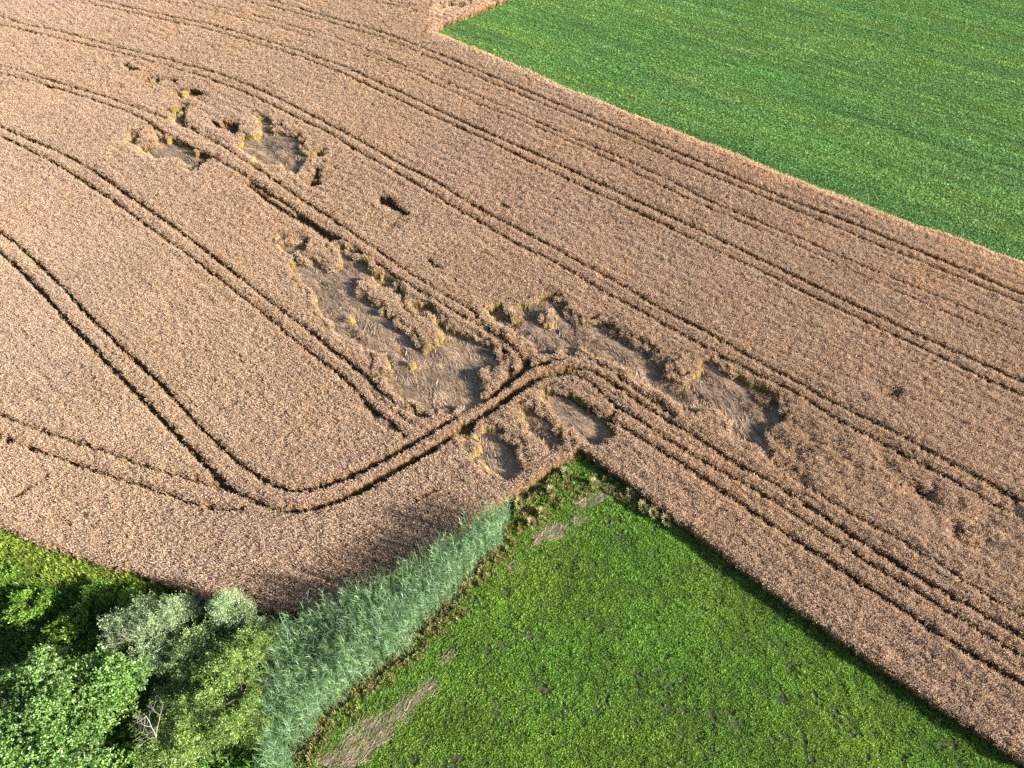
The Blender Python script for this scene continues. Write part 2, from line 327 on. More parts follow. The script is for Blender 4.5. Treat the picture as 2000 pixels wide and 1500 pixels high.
# ------------------------------------------------------------------ instancing of tiny plants (stuff)
def instancer(name, protos, pts, rot, scl, tint, idx, parent=None, label=None):
    coll = bpy.data.collections.new(name+'_kinds')
    for p in protos: coll.objects.link(p)
    n = len(pts); me = bpy.data.meshes.new(name)
    me.vertices.add(n); me.vertices.foreach_set('co', np.asarray(pts, np.float32).ravel())
    def attr(nm, ty, data, key):
        a = me.attributes.new(nm, ty, 'POINT'); a.data.foreach_set(key, np.ascontiguousarray(data).ravel())
    attr('rot', 'FLOAT_VECTOR', np.asarray(rot, np.float32), 'vector')
    attr('scl', 'FLOAT_VECTOR', np.asarray(scl, np.float32), 'vector')
    attr('tint', 'FLOAT_VECTOR', np.asarray(tint, np.float32), 'vector')
    attr('idx', 'INT', np.asarray(idx, np.int32), 'value')
    o = bpy.data.objects.new(name, me); COL.objects.link(o)
    ng = bpy.data.node_groups.new(name+'_scatter', 'GeometryNodeTree')
    ng.interface.new_socket('Geometry', in_out='INPUT', socket_type='NodeSocketGeometry')
    ng.interface.new_socket('Geometry', in_out='OUTPUT', socket_type='NodeSocketGeometry')
    N = ng.nodes; L = ng.links
    gi = N.new('NodeGroupInput'); go = N.new('NodeGroupOutput'); ip = N.new('GeometryNodeInstanceOnPoints')
    ci = N.new('GeometryNodeCollectionInfo'); ci.inputs['Collection'].default_value = coll
    ci.inputs['Separate Children'].default_value = True; ci.inputs['Reset Children'].default_value = True
    ip.inputs['Pick Instance'].default_value = True
    def named(nm, ty):
        a = N.new('GeometryNodeInputNamedAttribute'); a.data_type = ty; a.inputs['Name'].default_value = nm
        return next(s for s in a.outputs if s.enabled and s.name == 'Attribute')
    L.new(gi.outputs[0], ip.inputs['Points']); L.new(ci.outputs[0], ip.inputs['Instance'])
    L.new(named('idx', 'INT'), ip.inputs['Instance Index']); L.new(named('rot', 'FLOAT_VECTOR'), ip.inputs['Rotation']); L.new(named('scl', 'FLOAT_VECTOR'), ip.inputs['Scale'])
    L.new(ip.outputs[0], go.inputs[0])
    mod = o.modifiers.new('scatter', 'NODES'); mod.node_group = ng
    o['kind'] = 'stuff'
    if label: o['label'] = label
    if parent: o.parent = parent
    return o
def ribbons(base, tip, width, side, bend=None, segs=1, col0=None, col1=None, tipw=.25):
    """flat tapered strips from base to tip (n,3 each); side = width direction (n,3); bend = mid offset (n,3); colours (n,3)"""
    n = len(base); k = segs+1; V = np.zeros((n, k, 2, 3)); C = np.zeros((n, k, 2, 3))
    side = side/(np.linalg.norm(side, axis=1)[:, None]+1e-9)
    for i in range(k):
        t = i/segs; c = base*(1-t)+tip*t
        if bend is not None: c = c+bend*(4*t*(1-t))
        w = (width*(1-(1-tipw)*t**1.5))[:, None]*.5
        V[:, i, 0] = c-side*w; V[:, i, 1] = c+side*w
        C[:, i, :] = ((1-t)*col0+t*col1)[:, None, :]
    b = (np.arange(n)*k*2)[:, None]
    fs = []
    for i in range(segs):
        fs.append(np.c_[b+2*i, b+2*i+1, b+2*i+3, b+2*i+2])
    return V.reshape(-1, 3), np.vstack(fs), C.reshape(-1, 3)
def join(parts):
    V = []; Fs = []; C = []; o = 0
    for v, f, c in parts:
        V.append(v); Fs.append(f+o); C.append(c); o += len(v)
    return np.vstack(V), np.vstack(Fs), np.vstack(C)
def unit_dirs(n, r, up=0):
    a = r.uniform(0, 2*np.pi, n); return np.c_[np.cos(a), np.sin(a), np.full(n, up)]

# wheat clump: bent stems with nodding ears
EAR = np.array([(.54, .405, .325), (.64, .505, .42), (.46, .335, .275), (.60, .44, .22), (.71, .58, .495), (.42, .29, .27)])
def wheat_proto(name, seed, n, rad, z0, h, lean=.16, earw=.034, greenstem=0):
    r = np.random.default_rng(seed)
    a = r.uniform(0, 2*np.pi, n); q = rad*np.sqrt(r.uniform(0, 1, n))
    base = np.c_[q*np.cos(a), q*np.sin(a), np.full(n, z0)]
    hh = h*(1+.09*r.normal(size=n)); d = unit_dirs(n, r); ln = lean*r.uniform(.2, 1, n)
    neck = base+np.c_[d[:, :2]*ln[:, None], hh-.10-z0]
    ear = neck+np.c_[d[:, :2]*(.05+.05*r.uniform(size=n))[:, None], .10*r.uniform(.35, 1, n)]
    ec = EAR[r.choice(6, n, p=[.3, .22, .16, .10, .12, .10])]*(1+.12*r.normal(size=(n, 1)))
    sc = np.array([.36, .24, .13])*(1+.15*r.normal(size=(n, 1)))
    sb = np.array([(.20, .13, .08), (.42, .26, .09), (.50, .46, .07)][greenstem])*(1+.2*r.normal(size=(n, 1)))
    sd_ = unit_dirs(n, r)
    A = ribbons(base, neck, np.full(n, .012 if not greenstem else .024), sd_, None, 2, sb, sc, .8)
    B = ribbons(neck, ear, np.full(n, earw), sd_, None, 1, ec, ec*1.1, .5)
    B2 = ribbons(neck, ear, np.full(n, earw*.9), np.cross(sd_, [0, 0, 1.]), None, 1, ec, ec*1.1, .5)
    parts = [A, B, B2]
    # dry leaves
    m = n//3; k = r.choice(n, m); bz = base[k]+(neck[k]-base[k])*r.uniform(.3, .8, m)[:, None]
    dl = unit_dirs(m, r, -.15)*r.uniform(.10, .2, m)[:, None]
    lc = np.array([(.36, .235, .14), (.44, .29, .13), (.42, .35, .11)][greenstem])*(1+.2*r.normal(size=(m, 1)))
    parts.append(ribbons(bz, bz+dl, np.full(m, .018), np.cross(dl, [0, 0, 1.]), np.tile([0, 0, .03], (m, 1)), 2, lc, lc))
    V, Fq, C = join(parts)
    return obj(name, mesh_np(name, V, Fq, colors=np.clip(C, .02, .9)), M['wheat'], link=False)

def scatter_points(x0, x1, y0, y1, sp, r):
    x = np.arange(x0, x1, sp); y = np.arange(y0, y1, sp); A, B = np.meshgrid(x, y)
    A = A+r.uniform(-.5, .5, A.shape)*sp; B = B+r.uniform(-.5, .5, B.shape)*sp
    return A.ravel(), B.ravel()

protos = [wheat_proto('a%02d_wheat' % i, 100+i, 13, .10, .30, HW, .14, .03) for i in range(5)]
protos += [wheat_proto('b%02d_wheat_far' % i, 200+i, 20, .155, .35, HW, .18, .045) for i in range(4)]
protos += [wheat_proto('c%02d_wheat_edge' % i, 300+i, 16, .12, .0, HW, .14, .036, 1) for i in range(5)]
protos += [wheat_proto('d%02d_wheat_rim' % i, 350+i, 16, .12, .0, HW, .14, .036, 2) for i in range(5)]
PX, PY, PK = [], [], []
for (ya, yb, sp, kind) in ((10, 42, .142, 0), (42, 70, .165, 0), (70, 105, .22, 1), (105, 158, .28, 1)):
    x, y = scatter_points(X0, X1, ya, yb, sp, RNG)
    h = look(H, x, y); keep = (h > .16) & (RNG.uniform(size=len(x)) > .05)
    PX.append(x[keep]); PY.append(y[keep]); PK.append(np.full(keep.sum(), kind))
x, y = np.concatenate(PX), np.concatenate(PY); k = np.concatenate(PK)
h = look(H, x, y); hb = look(Hb, x, y)
edge = (hb < .9); k[edge & (y < 110)] = 2
# additional clumps along every edge, so the walls of the tracks and hollows are made of stems
r_, c_ = np.nonzero((Hb < .9) & (H > .55)); sel = RNG.uniform(size=len(r_)) < np.where(gy[r_] < 70, .30, np.where(gy[r_] < 105, .16, .07))
r_, c_ = r_[sel], c_[sel]
ex = gx[c_]+RNG.uniform(-.05, .05, len(c_)); ey = gy[r_]+RNG.uniform(-.05, .05, len(c_))
x = np.r_[x, ex]; y = np.r_[y, ey]; k = np.r_[k, np.full(len(ex), 2)]; h = look(H, x, y); hb = look(Hb, x, y); hs = look(Hs, x, y)
n = len(x)
lump = 1+.06*RNG.normal(size=n)+.085*vnoise(x, y, .4, 71, 2)+.05*vnoise(x, y, 2.5, 73, 2)
rowv = x*math.sin(-ROW)+y*math.cos(ROW); lump *= 1+.025*np.sin(rowv*2*np.pi/1.5)*(1+vnoise(x, y, 8, 79))
zs = np.clip(np.minimum(h, .35+.65*np.clip(hs*1.35, 0, 1)), .15, 1)*lump
tl = look(TILT, x, y)
ta = .10+.12*RNG.uniform(size=n)+tl*RNG.uniform(.2, 1, n)+np.where(h < .8, .2, 0)
tdir = R(150)+1.2*vnoise(x, y, 6, 81, 2)+RNG.normal(size=n)*1.3
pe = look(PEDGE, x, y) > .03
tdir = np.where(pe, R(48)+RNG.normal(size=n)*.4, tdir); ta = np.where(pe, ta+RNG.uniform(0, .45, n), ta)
rimv = look(RIM, x, y); away = np.arctan2(-look(RGY, x, y), -look(RGX, x, y)); onrim = rimv > .08
sgn = np.where(vnoise(x, y, 1.1, 83, 2) > -.1, 0, math.pi)
tdir = np.where(onrim, away+sgn+RNG.normal(size=n)*.3, tdir); ta = np.where(onrim, ta+RNG.uniform(.0, .42, n), ta)
rot = np.c_[np.zeros(n), ta, tdir]
sxy = RNG.uniform(.9, 1.15, n)
idx = np.where(k == 0, RNG.integers(0, 5, n), np.where(k == 1, 5+RNG.integers(0, 4, n), 9+RNG.integers(0, 5, n)))
idx = np.where((k == 2) & (look(RIM, x, y) > .05), idx+5, idx)
v = 1.04+.11*RNG.normal(size=n)+.10*vnoise(x, y, .8, 91, 3)
warm = .05*RNG.normal(size=n)+.06*vnoise(x, y, 14, 95, 3)
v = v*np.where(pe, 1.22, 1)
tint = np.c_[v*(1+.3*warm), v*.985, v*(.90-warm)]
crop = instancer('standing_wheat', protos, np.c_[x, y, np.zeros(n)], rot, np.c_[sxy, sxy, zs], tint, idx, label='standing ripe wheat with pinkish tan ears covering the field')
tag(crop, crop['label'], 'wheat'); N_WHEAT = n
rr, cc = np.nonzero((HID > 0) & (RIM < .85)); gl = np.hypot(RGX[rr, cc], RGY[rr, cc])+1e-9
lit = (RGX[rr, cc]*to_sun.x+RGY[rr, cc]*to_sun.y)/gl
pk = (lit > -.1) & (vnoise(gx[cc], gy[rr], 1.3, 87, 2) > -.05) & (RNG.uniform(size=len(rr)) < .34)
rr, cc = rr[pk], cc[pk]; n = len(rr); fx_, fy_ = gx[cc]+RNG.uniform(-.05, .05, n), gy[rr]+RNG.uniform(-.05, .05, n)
aw = np.arctan2(-RGY[rr, cc], -RGX[rr, cc])+RNG.normal(size=n)*.5; ta = RNG.uniform(.15, .7, n); v = 1.2+.15*RNG.normal(size=n)  # extra stems on sun-facing rims, sunlit brightness put into their tint
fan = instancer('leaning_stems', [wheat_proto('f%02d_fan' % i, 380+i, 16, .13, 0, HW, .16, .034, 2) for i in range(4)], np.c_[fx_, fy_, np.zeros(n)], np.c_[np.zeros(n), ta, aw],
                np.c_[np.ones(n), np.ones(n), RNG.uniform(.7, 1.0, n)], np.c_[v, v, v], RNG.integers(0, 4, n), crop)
# added sheet blocking light inside the crop; shade under ears put into its brown
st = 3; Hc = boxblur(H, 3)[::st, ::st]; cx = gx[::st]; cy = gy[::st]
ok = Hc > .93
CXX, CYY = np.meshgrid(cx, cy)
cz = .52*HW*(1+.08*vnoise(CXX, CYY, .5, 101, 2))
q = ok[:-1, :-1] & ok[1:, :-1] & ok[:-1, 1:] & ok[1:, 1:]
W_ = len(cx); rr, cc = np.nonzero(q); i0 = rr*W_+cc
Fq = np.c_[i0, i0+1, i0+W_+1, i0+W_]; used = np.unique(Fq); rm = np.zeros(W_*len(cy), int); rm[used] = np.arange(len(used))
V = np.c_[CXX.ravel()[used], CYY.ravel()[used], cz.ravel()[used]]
o = obj('crop_light_blocker', mesh_np('crop_light_blocker', V, rm[Fq], True), M['crop_shade'], crop); o['kind'] = 'stuff'

# ------------------------------------------------------------------ flattened wheat
def lay_proto(name, seed, n=26):
    r = np.random.default_rng(seed)
    L_ = r.uniform(.6, 1.2, n); y = r.uniform(-.16, .16, n); x = r.uniform(-.5, .1, n); a = r.normal(size=n)*.16
    base = np.c_[x, y, r.uniform(0, .03, n)]; tip = base+np.c_[L_*np.cos(a), L_*np.sin(a), r.uniform(-.04, .04, n)]
    c = np.array([(.33, .24, .165), (.42, .315, .22), (.23, .16, .11), (.36, .26, .18), (.47, .36, .26)])[r.integers(0, 5, n)]*(1+.12*r.normal(size=(n, 1)))
    side = np.c_[-np.sin(a), np.cos(a), r.normal(size=n)*.5]
    V, Fq, C = ribbons(base, tip, r.uniform(.022, .042, n), side, np.c_[np.zeros(n), np.zeros(n), r.uniform(.0, .05, n)], 3, c*.9, c*1.1, .8)
    return obj(name, mesh_np(name, V, Fq, colors=np.clip(C, .02, .9)), M['lodged'], link=False)
lays = [lay_proto('lay%02d' % i, 400+i) for i in range(6)]
HALF = [wheat_proto('h%02d_half' % i, 390+i, 14, .14, 0, HW, .2, .034, 1) for i in range(4)]
GAPB = boxblur((HID > 0).astype(np.float32), 4)
def lodged_z(x, y, fl, k):
    sw = fl+.45*vnoise(x, y, 5, 500+k, 2)
    u = x*np.cos(fl)+y*np.sin(fl); w = -x*np.sin(fl)+y*np.cos(fl)
    w = w+.5*vnoise(x, y, 4, 510+k, 2)
    z = .12+(.36 if k == 1 else .26)*vnoise(u/6, w, .95, 520+k, 3, .5)+.07*vnoise(x, y, 2.2, 530+k, 2)
    inner = look(GAPB, x, y)
    return np.clip(z, .025, .42)+.12*np.clip(.75-inner, 0, .5), sw
for kk, (poly, fl, lab) in enumerate(HOL):
    s = bbox(poly, 1.2); m = (HID[s] == kk+1)
    if not m.any(): continue
    X, Y = GX[s], GY[s]; m2 = boxblur(m.astype(np.float32), 2) > .05
    Z, SW = lodged_z(X, Y, fl, kk); q = m2[:-1, :-1] & m2[1:, :-1] & m2[:-1, 1:] & m2[1:, 1:]
    wdt = X.shape[1]; rr, cc = np.nonzero(q); i0 = rr*wdt+cc; Fq = np.c_[i0, i0+1, i0+wdt+1, i0+wdt]
    used = np.unique(Fq); rm = np.zeros(X.size, int); rm[used] = np.arange(len(used))
    base = obj('flattened_wheat', mesh_np('flattened_wheat', np.c_[X.ravel()[used], Y.ravel()[used], Z.ravel()[used]], rm[Fq], True), M['thatch'])
    tag(base, lab, 'flattened wheat', None, 'stuff')
    area = m.sum()*CS*CS; yc = poly[:, 1].mean(); dens = 34 if yc < 75 else 18
    rr, cc = np.nonzero(m); pick = RNG.integers(0, len(rr), int(area*dens))
    x = X[rr[pick], cc[pick]]+RNG.uniform(-.05, .05, len(pick)); y = Y[rr[pick], cc[pick]]+RNG.uniform(-.05, .05, len(pick))
    z, sw = lodged_z(x, y, fl, kk); nn = len(x)
    e = .15; z2, _ = lodged_z(x+e*np.cos(sw), y+e*np.sin(sw), fl, kk)
    tiltp = -np.arctan2(z2-z, e)*.9-RNG.uniform(-.05, .08, nn)
    uu_ = x*math.cos(fl)+y*math.sin(fl); ww_ = -x*math.sin(fl)+y*math.cos(fl)+.5*vnoise(x, y, 4, 510+kk, 2)
    rid = vnoise(uu_/5, ww_, .95, 560+kk, 2); hm = (rid > (.16 if kk == 1 else .55)) & (RNG.uniform(size=nn) < .62) & (look(GAPB, x, y) > .5); nh = int(hm.sum())
    if nh:
        v_ = .85+.13*RNG.normal(size=nh)
        instancer('leaning_wheat', HALF, np.c_[x[hm], y[hm], np.zeros(nh)], np.c_[np.zeros(nh), RNG.uniform(.85, 1.3, nh), sw[hm]+RNG.normal(size=nh)*.25], np.c_[np.ones(nh), np.ones(nh), RNG.uniform(.7, 1.0, nh)], np.c_[v_, v_, v_], RNG.integers(0, 4, nh), base)
    v = 1.08+.12*RNG.normal(size=nn)+.45*vnoise(uu_/6, ww_, .42, 540+kk, 3, .6)
    sc = RNG.uniform(.8, 1.25, nn)
    instancer('straw', lays, np.c_[x, y, z], np.c_[RNG.normal(size=nn)*.12, tiltp, sw+RNG.normal(size=nn)*.16], np.c_[sc, sc, sc], np.c_[v*1.02, v, v*.97], RNG.integers(0, 6, nn), base)

# lone tufts of wheat left standing in the flattened patches
def wheat_tuft_mesh(seed, n, rad, h):
    return wheat_proto('wheat_tuft', seed, n, rad, 0, h, .22, .05, 2).data
mat_solo = leaf_mat('lone_wheat', .35, .6, .2, tintattr=False)
for i, (px, rad, nn, lab) in enumerate((((685, 625), .3, 70, 'small yellowish wheat tuft standing near the left rim of the large flattened patch'),
        ((803, 715), .32, 80, 'lone pale wheat tuft standing in the middle of the large flattened patch'),
        ((748, 720), .42, 140, 'bright yellow green wheat clump leaning in at the left rim of the large flattened patch'),
        ((843, 668), .42, 140, 'yellow green wheat clump at the lower end of the standing ridge'),
        ((655, 508), .40, 130, 'yellow wheat clump at the upper end of the large flattened patch'),
        ((600, 500), .3, 80, 'yellow wheat tuft beside a round nest at the top of the large patch'),
        ((557, 518), .35, 100, 'yellow wheat tuft on the upper left rim of the large flattened patch'),
        ((292, 272), .45, 150, 'yellow wheat tuft inside the small upper hollow'),
        ((493, 250), .5, 170, 'yellow green wheat clump on the left rim of the ragged upper hollow'),
        ((537, 256), .3, 80, 'small pale wheat tuft inside the ragged upper hollow'),
        ((462, 268), .35, 100, 'yellow wheat tuft left of the ragged upper hollow'),
        ((1070, 630), .42, 130, 'yellow wheat clump at the top of the long combed patch'),
        ((1005, 625), .36, 100, 'yellow wheat tuft at the left end of the long combed patch'),
        ((1355, 712), .45, 150, 'yellow green wheat clump on the upper rim of the long combed patch'),
        ((1305, 738), .36, 110, 'yellow wheat tuft inside the long combed patch'),
        ((340, 214), .45, 130, 'yellow green wheat tuft above the dark slot beside the upper tramline'),
        ((358, 184), .45, 130, 'yellow green wheat tuft in the uppermost row of small gaps'),
        ((296, 161), .4, 110, 'faint yellow green tuft in the topmost small gap'),
        ((922, 880), .34, 110, 'yellow green wheat tuft at the rim of the rounded hollow'))):
    me = wheat_tuft_mesh(700+i, nn, rad, HW*random.uniform(.85, 1)); me.materials.clear(); me.materials.append(mat_solo)
    p = G([px], .45)[0]; o = obj('wheat_tuft', me); o.location = (p[0]+.3, p[1]-.2, 0); o.rotation_euler = (-random.uniform(.15, .4), -random.uniform(.15, .45), random.uniform(-.5, .5)); o.scale = (1.2, 1.2, 1)
    tag(o, lab, 'wheat tuft', 'wheat tufts left standing among flattened wheat')

# ------------------------------------------------------------------ grass and herbs
def tuft_proto(name, seed, n, rad, h, wid, cols, mat, spread=.6, droop=.5, segs=2):
    r = np.random.default_rng(seed)
    a = r.uniform(0, 2*np.pi, n); q = rad*.45*np.sqrt(r.uniform(size=n)); base = np.c_[q*np.cos(a), q*np.sin(a), np.zeros(n)]
    b = a+r.normal(size=n)*.7; L_ = h*r.uniform(.55, 1.1, n); out = rad*spread*r.uniform(.3, 1.2, n)
    tip = base+np.c_[np.cos(b)*out, np.sin(b)*out, L_*(1-droop*r.uniform(size=n))]
    side = np.c_[-np.sin(b), np.cos(b), r.normal(size=n)*.4]
    c = np.array(cols)[r.integers(0, len(cols), n)]*(1+.15*r.normal(size=(n, 1)))
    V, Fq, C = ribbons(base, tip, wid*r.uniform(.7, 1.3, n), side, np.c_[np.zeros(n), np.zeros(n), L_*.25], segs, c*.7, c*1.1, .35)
    return obj(name, mesh_np(name, V, Fq, colors=np.clip(C, .01, .9)), mat, link=False)
def simple_scatter(name, protos, x, y, label, smin=.7, smax=1.3, vj=.15, z=0, tilt=.15, scale=None, tintm=None, parent=None):
    n = len(x); sc = RNG.uniform(smin, smax, n)*(1 if scale is None else scale)
    v = 1+vj*RNG.normal(size=n); w = .06*RNG.normal(size=n)
    tint = np.c_[v*(1+w), v, v*(1-w)]
    if tintm is not None: tint = tint*tintm
    o = instancer(name, protos, np.c_[x, y, np.full(n, z)], np.c_[RNG.normal(size=n)*tilt, RNG.normal(size=n)*tilt, RNG.uniform(0, 6.28, n)], np.c_[sc, sc, sc*RNG.uniform(.8, 1.25, n)], tint, RNG.integers(0, len(protos), n), parent, label)
    if not parent: tag(o, label, 'grass')
    return o
GREENS = [(.16, .31, .03), (.22, .39, .04), (.10, .23, .03), (.28, .43, .07), (.13, .28, .05)]
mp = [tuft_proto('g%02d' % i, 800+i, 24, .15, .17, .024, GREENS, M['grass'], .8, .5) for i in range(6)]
fringe = G(P('560,1530 597,1478 652,1400 736,1327 791,1290 820,1246 890,1187 927,1129 978,1081 1000,1030 1040,985 1095,925 1128,892'))
meadow_poly = np.vstack([fringe, w_low[26:], [(46, 4), (-8, 4)]])
x, y = scatter_points(-24, 46, 8, 48, .122, RNG); m = inpoly(x, y, meadow_poly) & (np.abs(x) < .40*CAM_H+.65*y+4)
bare = vnoise(x, y, .75, 120, 2)+.35*vnoise(x, y, 5, 124, 2); m &= (bare > -.5) | (RNG.uniform(size=len(x)) < .3)
x, y = x[m], y[m]; b = vnoise(x, y, .6, 130, 2)
LITTER = [G(P(s)) for s in ('600,1500 655,1460 688,1427 743,1394 780,1375 820,1339 831,1328 850,1339 846,1357 809,1383 787,1408 762,1438 725,1471 700,1505',
    '1118,988 1136,966 1160,960 1188,969 1180,984 1156,988 1148,998 1126,998', '1108,1012 1122,1004 1138,1011 1132,1028 1114,1022', '1040,1046 1070,1029 1092,1026 1112,1027 1096,1046 1080,1054 1052,1068 1034,1072',
    '855,1290 866,1280 882,1280 876,1296 860,1304', '980,1112 1000,1098 1010,1106 990,1124')]
keep = np.ones(len(x), bool)
for lp in LITTER: keep &= ~(inpoly(x, y, lp) & (RNG.uniform(size=len(x)) < .62))
x, y, b = x[keep], y[keep], b[keep]
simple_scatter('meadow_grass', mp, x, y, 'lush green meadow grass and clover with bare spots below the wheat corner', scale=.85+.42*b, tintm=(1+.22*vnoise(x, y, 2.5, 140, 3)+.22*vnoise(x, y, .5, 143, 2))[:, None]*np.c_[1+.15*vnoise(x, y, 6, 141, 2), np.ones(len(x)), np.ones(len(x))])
# taller rank grass in the shade of the wheat edge and the dry fringe along the reeds
DRY = [(.34, .30, .10), (.42, .36, .17), (.22, .25, .06), (.46, .38, .22), (.16, .22, .05)]
dp = [tuft_proto('d%02d' % i, 840+i, 26, .25, .45, .026, DRY, M['grass'], .5, .3) for i in range(5)]
def along(poly, w0, w1, dens):
    t = np.r_[0, np.cumsum(np.linalg.norm(np.diff(poly, axis=0), axis=1))]; n = int(t[-1]*abs(w1-w0)*dens); tt = RNG.uniform(0, t[-1], n)
    q = np.c_[np.interp(tt, t, poly[:, 0]), np.interp(tt, t, poly[:, 1])]
    q2 = np.c_[np.interp(tt+.5, t, poly[:, 0]), np.interp(tt+.5, t, poly[:, 1])]; q1 = np.c_[np.interp(tt-.5, t, poly[:, 0]), np.interp(tt-.5, t, poly[:, 1])]
    d = q2-q1; d /= np.linalg.norm(d, axis=1)[:, None]+1e-9; o = RNG.uniform(w0, w1, n)[:, None]
    return (q+np.c_[d[:, 1], -d[:, 0]]*o).T
fx, fy = along(fringe[:11], -1.6, 1.0, 12); k = vnoise(fx, fy, 1.2, 150, 2) > -.6
simple_scatter('fringe_grass', dp, fx[k], fy[k], 'yellowing dry grass fringe between reeds and meadow', .6, 1.2)
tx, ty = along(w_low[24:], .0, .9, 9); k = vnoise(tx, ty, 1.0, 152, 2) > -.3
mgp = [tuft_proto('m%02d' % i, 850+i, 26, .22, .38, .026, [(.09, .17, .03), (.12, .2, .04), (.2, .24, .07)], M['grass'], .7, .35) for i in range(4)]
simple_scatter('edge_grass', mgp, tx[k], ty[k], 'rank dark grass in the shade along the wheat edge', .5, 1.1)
corner = G(P('1000,1000 1050,955 1128,892 1160,908 1210,948 1250,975 1300,1020 1240,1000 1180,960 1120,985 1050,1040 1010,1050'))
x, y = scatter_points(-5, 20, 30, 46, .2, RNG); m = inpoly(x, y, corner) & (vnoise(x, y, .9, 155, 2) > -.35)
simple_scatter('corner_grass', dp[:3]+[tuft_proto('d10', 861, 30, .25, .5, .03, GREENS, M['grass'], .7, .35)], x[m], y[m], 'mixed green and straw coloured grass filling the field corner', .5, 1.1)
# margin strip at the lower left
marg = np.vstack([G(P('-70,1010 0,1037 42,1054 80,1074 140,1093 210,1117 273,1132 330,1155')), G(P('330,1185 260,1180 200,1165 120,1150 60,1150 -70,1120'))])
x, y = scatter_points(-48, -10, 22, 44, .2, RNG); m = inpoly(x, y, marg)
yg = [tuft_proto('y%02d' % i, 870+i, 30, .3, .6, .032, [(.20, .30, .035), (.28, .38, .05), (.14, .24, .03), (.38, .42, .10)], M['grass'], .7, .4) for i in range(4)]
simple_scatter('margin_grass', yg, x[m], y[m], 'yellow green tall grass strip between wheat and hedge shrubs', .7, 1.3)
under = np.vstack([G(P('-70,1120 60,1150 260,1180 400,1190 560,1225 597,1300 560,1530 -70,1560'))])
x, y = scatter_points(-44, -8, 8, 40, .3, RNG); m = inpoly(x, y, under)
ug = [tuft_proto('u%02d' % i, 880+i, 34, .35, .55, .06, [(.06, .15, .02), (.09, .2, .03), (.12, .24, .035)], M['grass'], .8, .5) for i in range(4)]
simple_scatter('undergrowth', ug, x[m], y[m], 'dense green herb undergrowth below the trees', .7, 1.4)
# weeds in the wheel tracks around the junction
wx, wy = [], []
for poly, hw, depth, note in TR:
    if note == 'weedy':
        a, b_ = along(poly, -hw, hw, 6); k = (vnoise(a, b_, 2, 160, 2) > -.25) & (b_ < 58) & (a > -22) & (a < 9)
        wx.append(a[k]); wy.append(b_[k])
wx = np.concatenate(wx); wy = np.concatenate(wy)
wp = [tuft_proto('w%02d' % i, 890+i, 20, .16, .2, .03, [(.18, .25, .04), (.28, .3, .07), (.12, .2, .035)], M['grass'], .8, .4) for i in range(3)]
simple_scatter('track_weeds', wp, wx, wy, 'olive green weeds growing in the wheel tracks at the junction', .8, 1.5)
# pasture beyond the field
pp = [tuft_proto('p%02d' % i, 900+i, 30, .22, .14, .035, [(.155, .31, .075), (.185, .365, .09), (.125, .26, .07), (.25, .41, .10)], M['pasture'], .9, .45) for i in range(5)]
PFX, PFY = [], []
for ya, yb, sp in ((55, 95, .22), (95, 165, .3)):
    x, y = scatter_points(-20, 112, ya, yb, sp, RNG); m = inpoly(x, y, np.vstack([w_top, w_far, [(40, 165), (115, 165), (115, 60)]])) & (np.abs(x) < .40*CAM_H+.65*y+5)
    PFX.append(x[m]); PFY.append(y[m])
x = np.concatenate(PFX); y = np.concatenate(PFY); ra = R(-41); uu = x*math.cos(ra)+y*math.sin(ra); ww = -x*math.sin(ra)+y*math.cos(ra)
rown = vnoise(uu/9, ww, .9, 170, 3, .7); thin = vnoise(uu/3, ww, 3.5, 174, 3)
m = rown*.6+thin*.5 > -.55; x, y, rown, thin, uu, ww = x[m], y[m], rown[m], thin[m], uu[m], ww[m]
tm = (1+.38*rown)[:, None]*np.c_[1+.16*np.clip(vnoise(uu/4, ww, 5, 178, 3), -1, 1), np.ones(len(x)), 1-.1*thin]
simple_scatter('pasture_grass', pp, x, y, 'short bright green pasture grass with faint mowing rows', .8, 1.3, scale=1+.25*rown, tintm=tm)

# ------------------------------------------------------------------ dead reed litter
for i, lp in enumerate(LITTER):
    a0, b0 = lp.min(0), lp.max(0); ar = (b0-a0).prod(); n = int(ar*260); x = RNG.uniform(a0[0], b0[0], n); y = RNG.uniform(a0[1], b0[1], n)
    m = inpoly(x+.6*vnoise(x, y, .9, 180+i, 3), y+.6*vnoise(x, y, .9, 190+i, 3), lp); x, y = x[m], y[m]; n = len(x)
    ang = R(40)+RNG.normal(size=n)*.45; L_ = RNG.uniform(.3, .9, n)
    base = np.c_[x, y, RNG.uniform(.01, .09, n)]; tip = base+np.c_[L_*np.cos(ang), L_*np.sin(ang), RNG.normal(size=n)*.05]; tip[:, 2] = np.clip(tip[:, 2], .008, .3)
    c = np.array([(.31, .24, .165), (.42, .34, .24), (.19, .14, .095), (.25, .19, .135)])[RNG.integers(0, 4, n)]*(1+.1*RNG.normal(size=(n, 1)))
    V, Fq, C = ribbons(base, tip, RNG.uniform(.014, .03, n), np.c_[-np.sin(ang), np.cos(ang), RNG.normal(size=n)*.3], None, 2, c, c, .8)
    o = obj('reed_litter', mesh_np('reed_litter', V, Fq, colors=np.clip(C, .02, .9)), M['litter'])
    tag(o, ['long mat of grey dead reed stems beside the reed bed', 'flat mat of grey dead reed stems nearest the wheat corner', 'tiny heap of pale dead stems between two larger mats', 'oblong mat of dead stems at the upper end of the reeds',
            'small grey patch of dead stems along the reed fringe', 'small faded patch of dead stems beside the dry fringe'][i], 'plant litter', None, 'stuff')

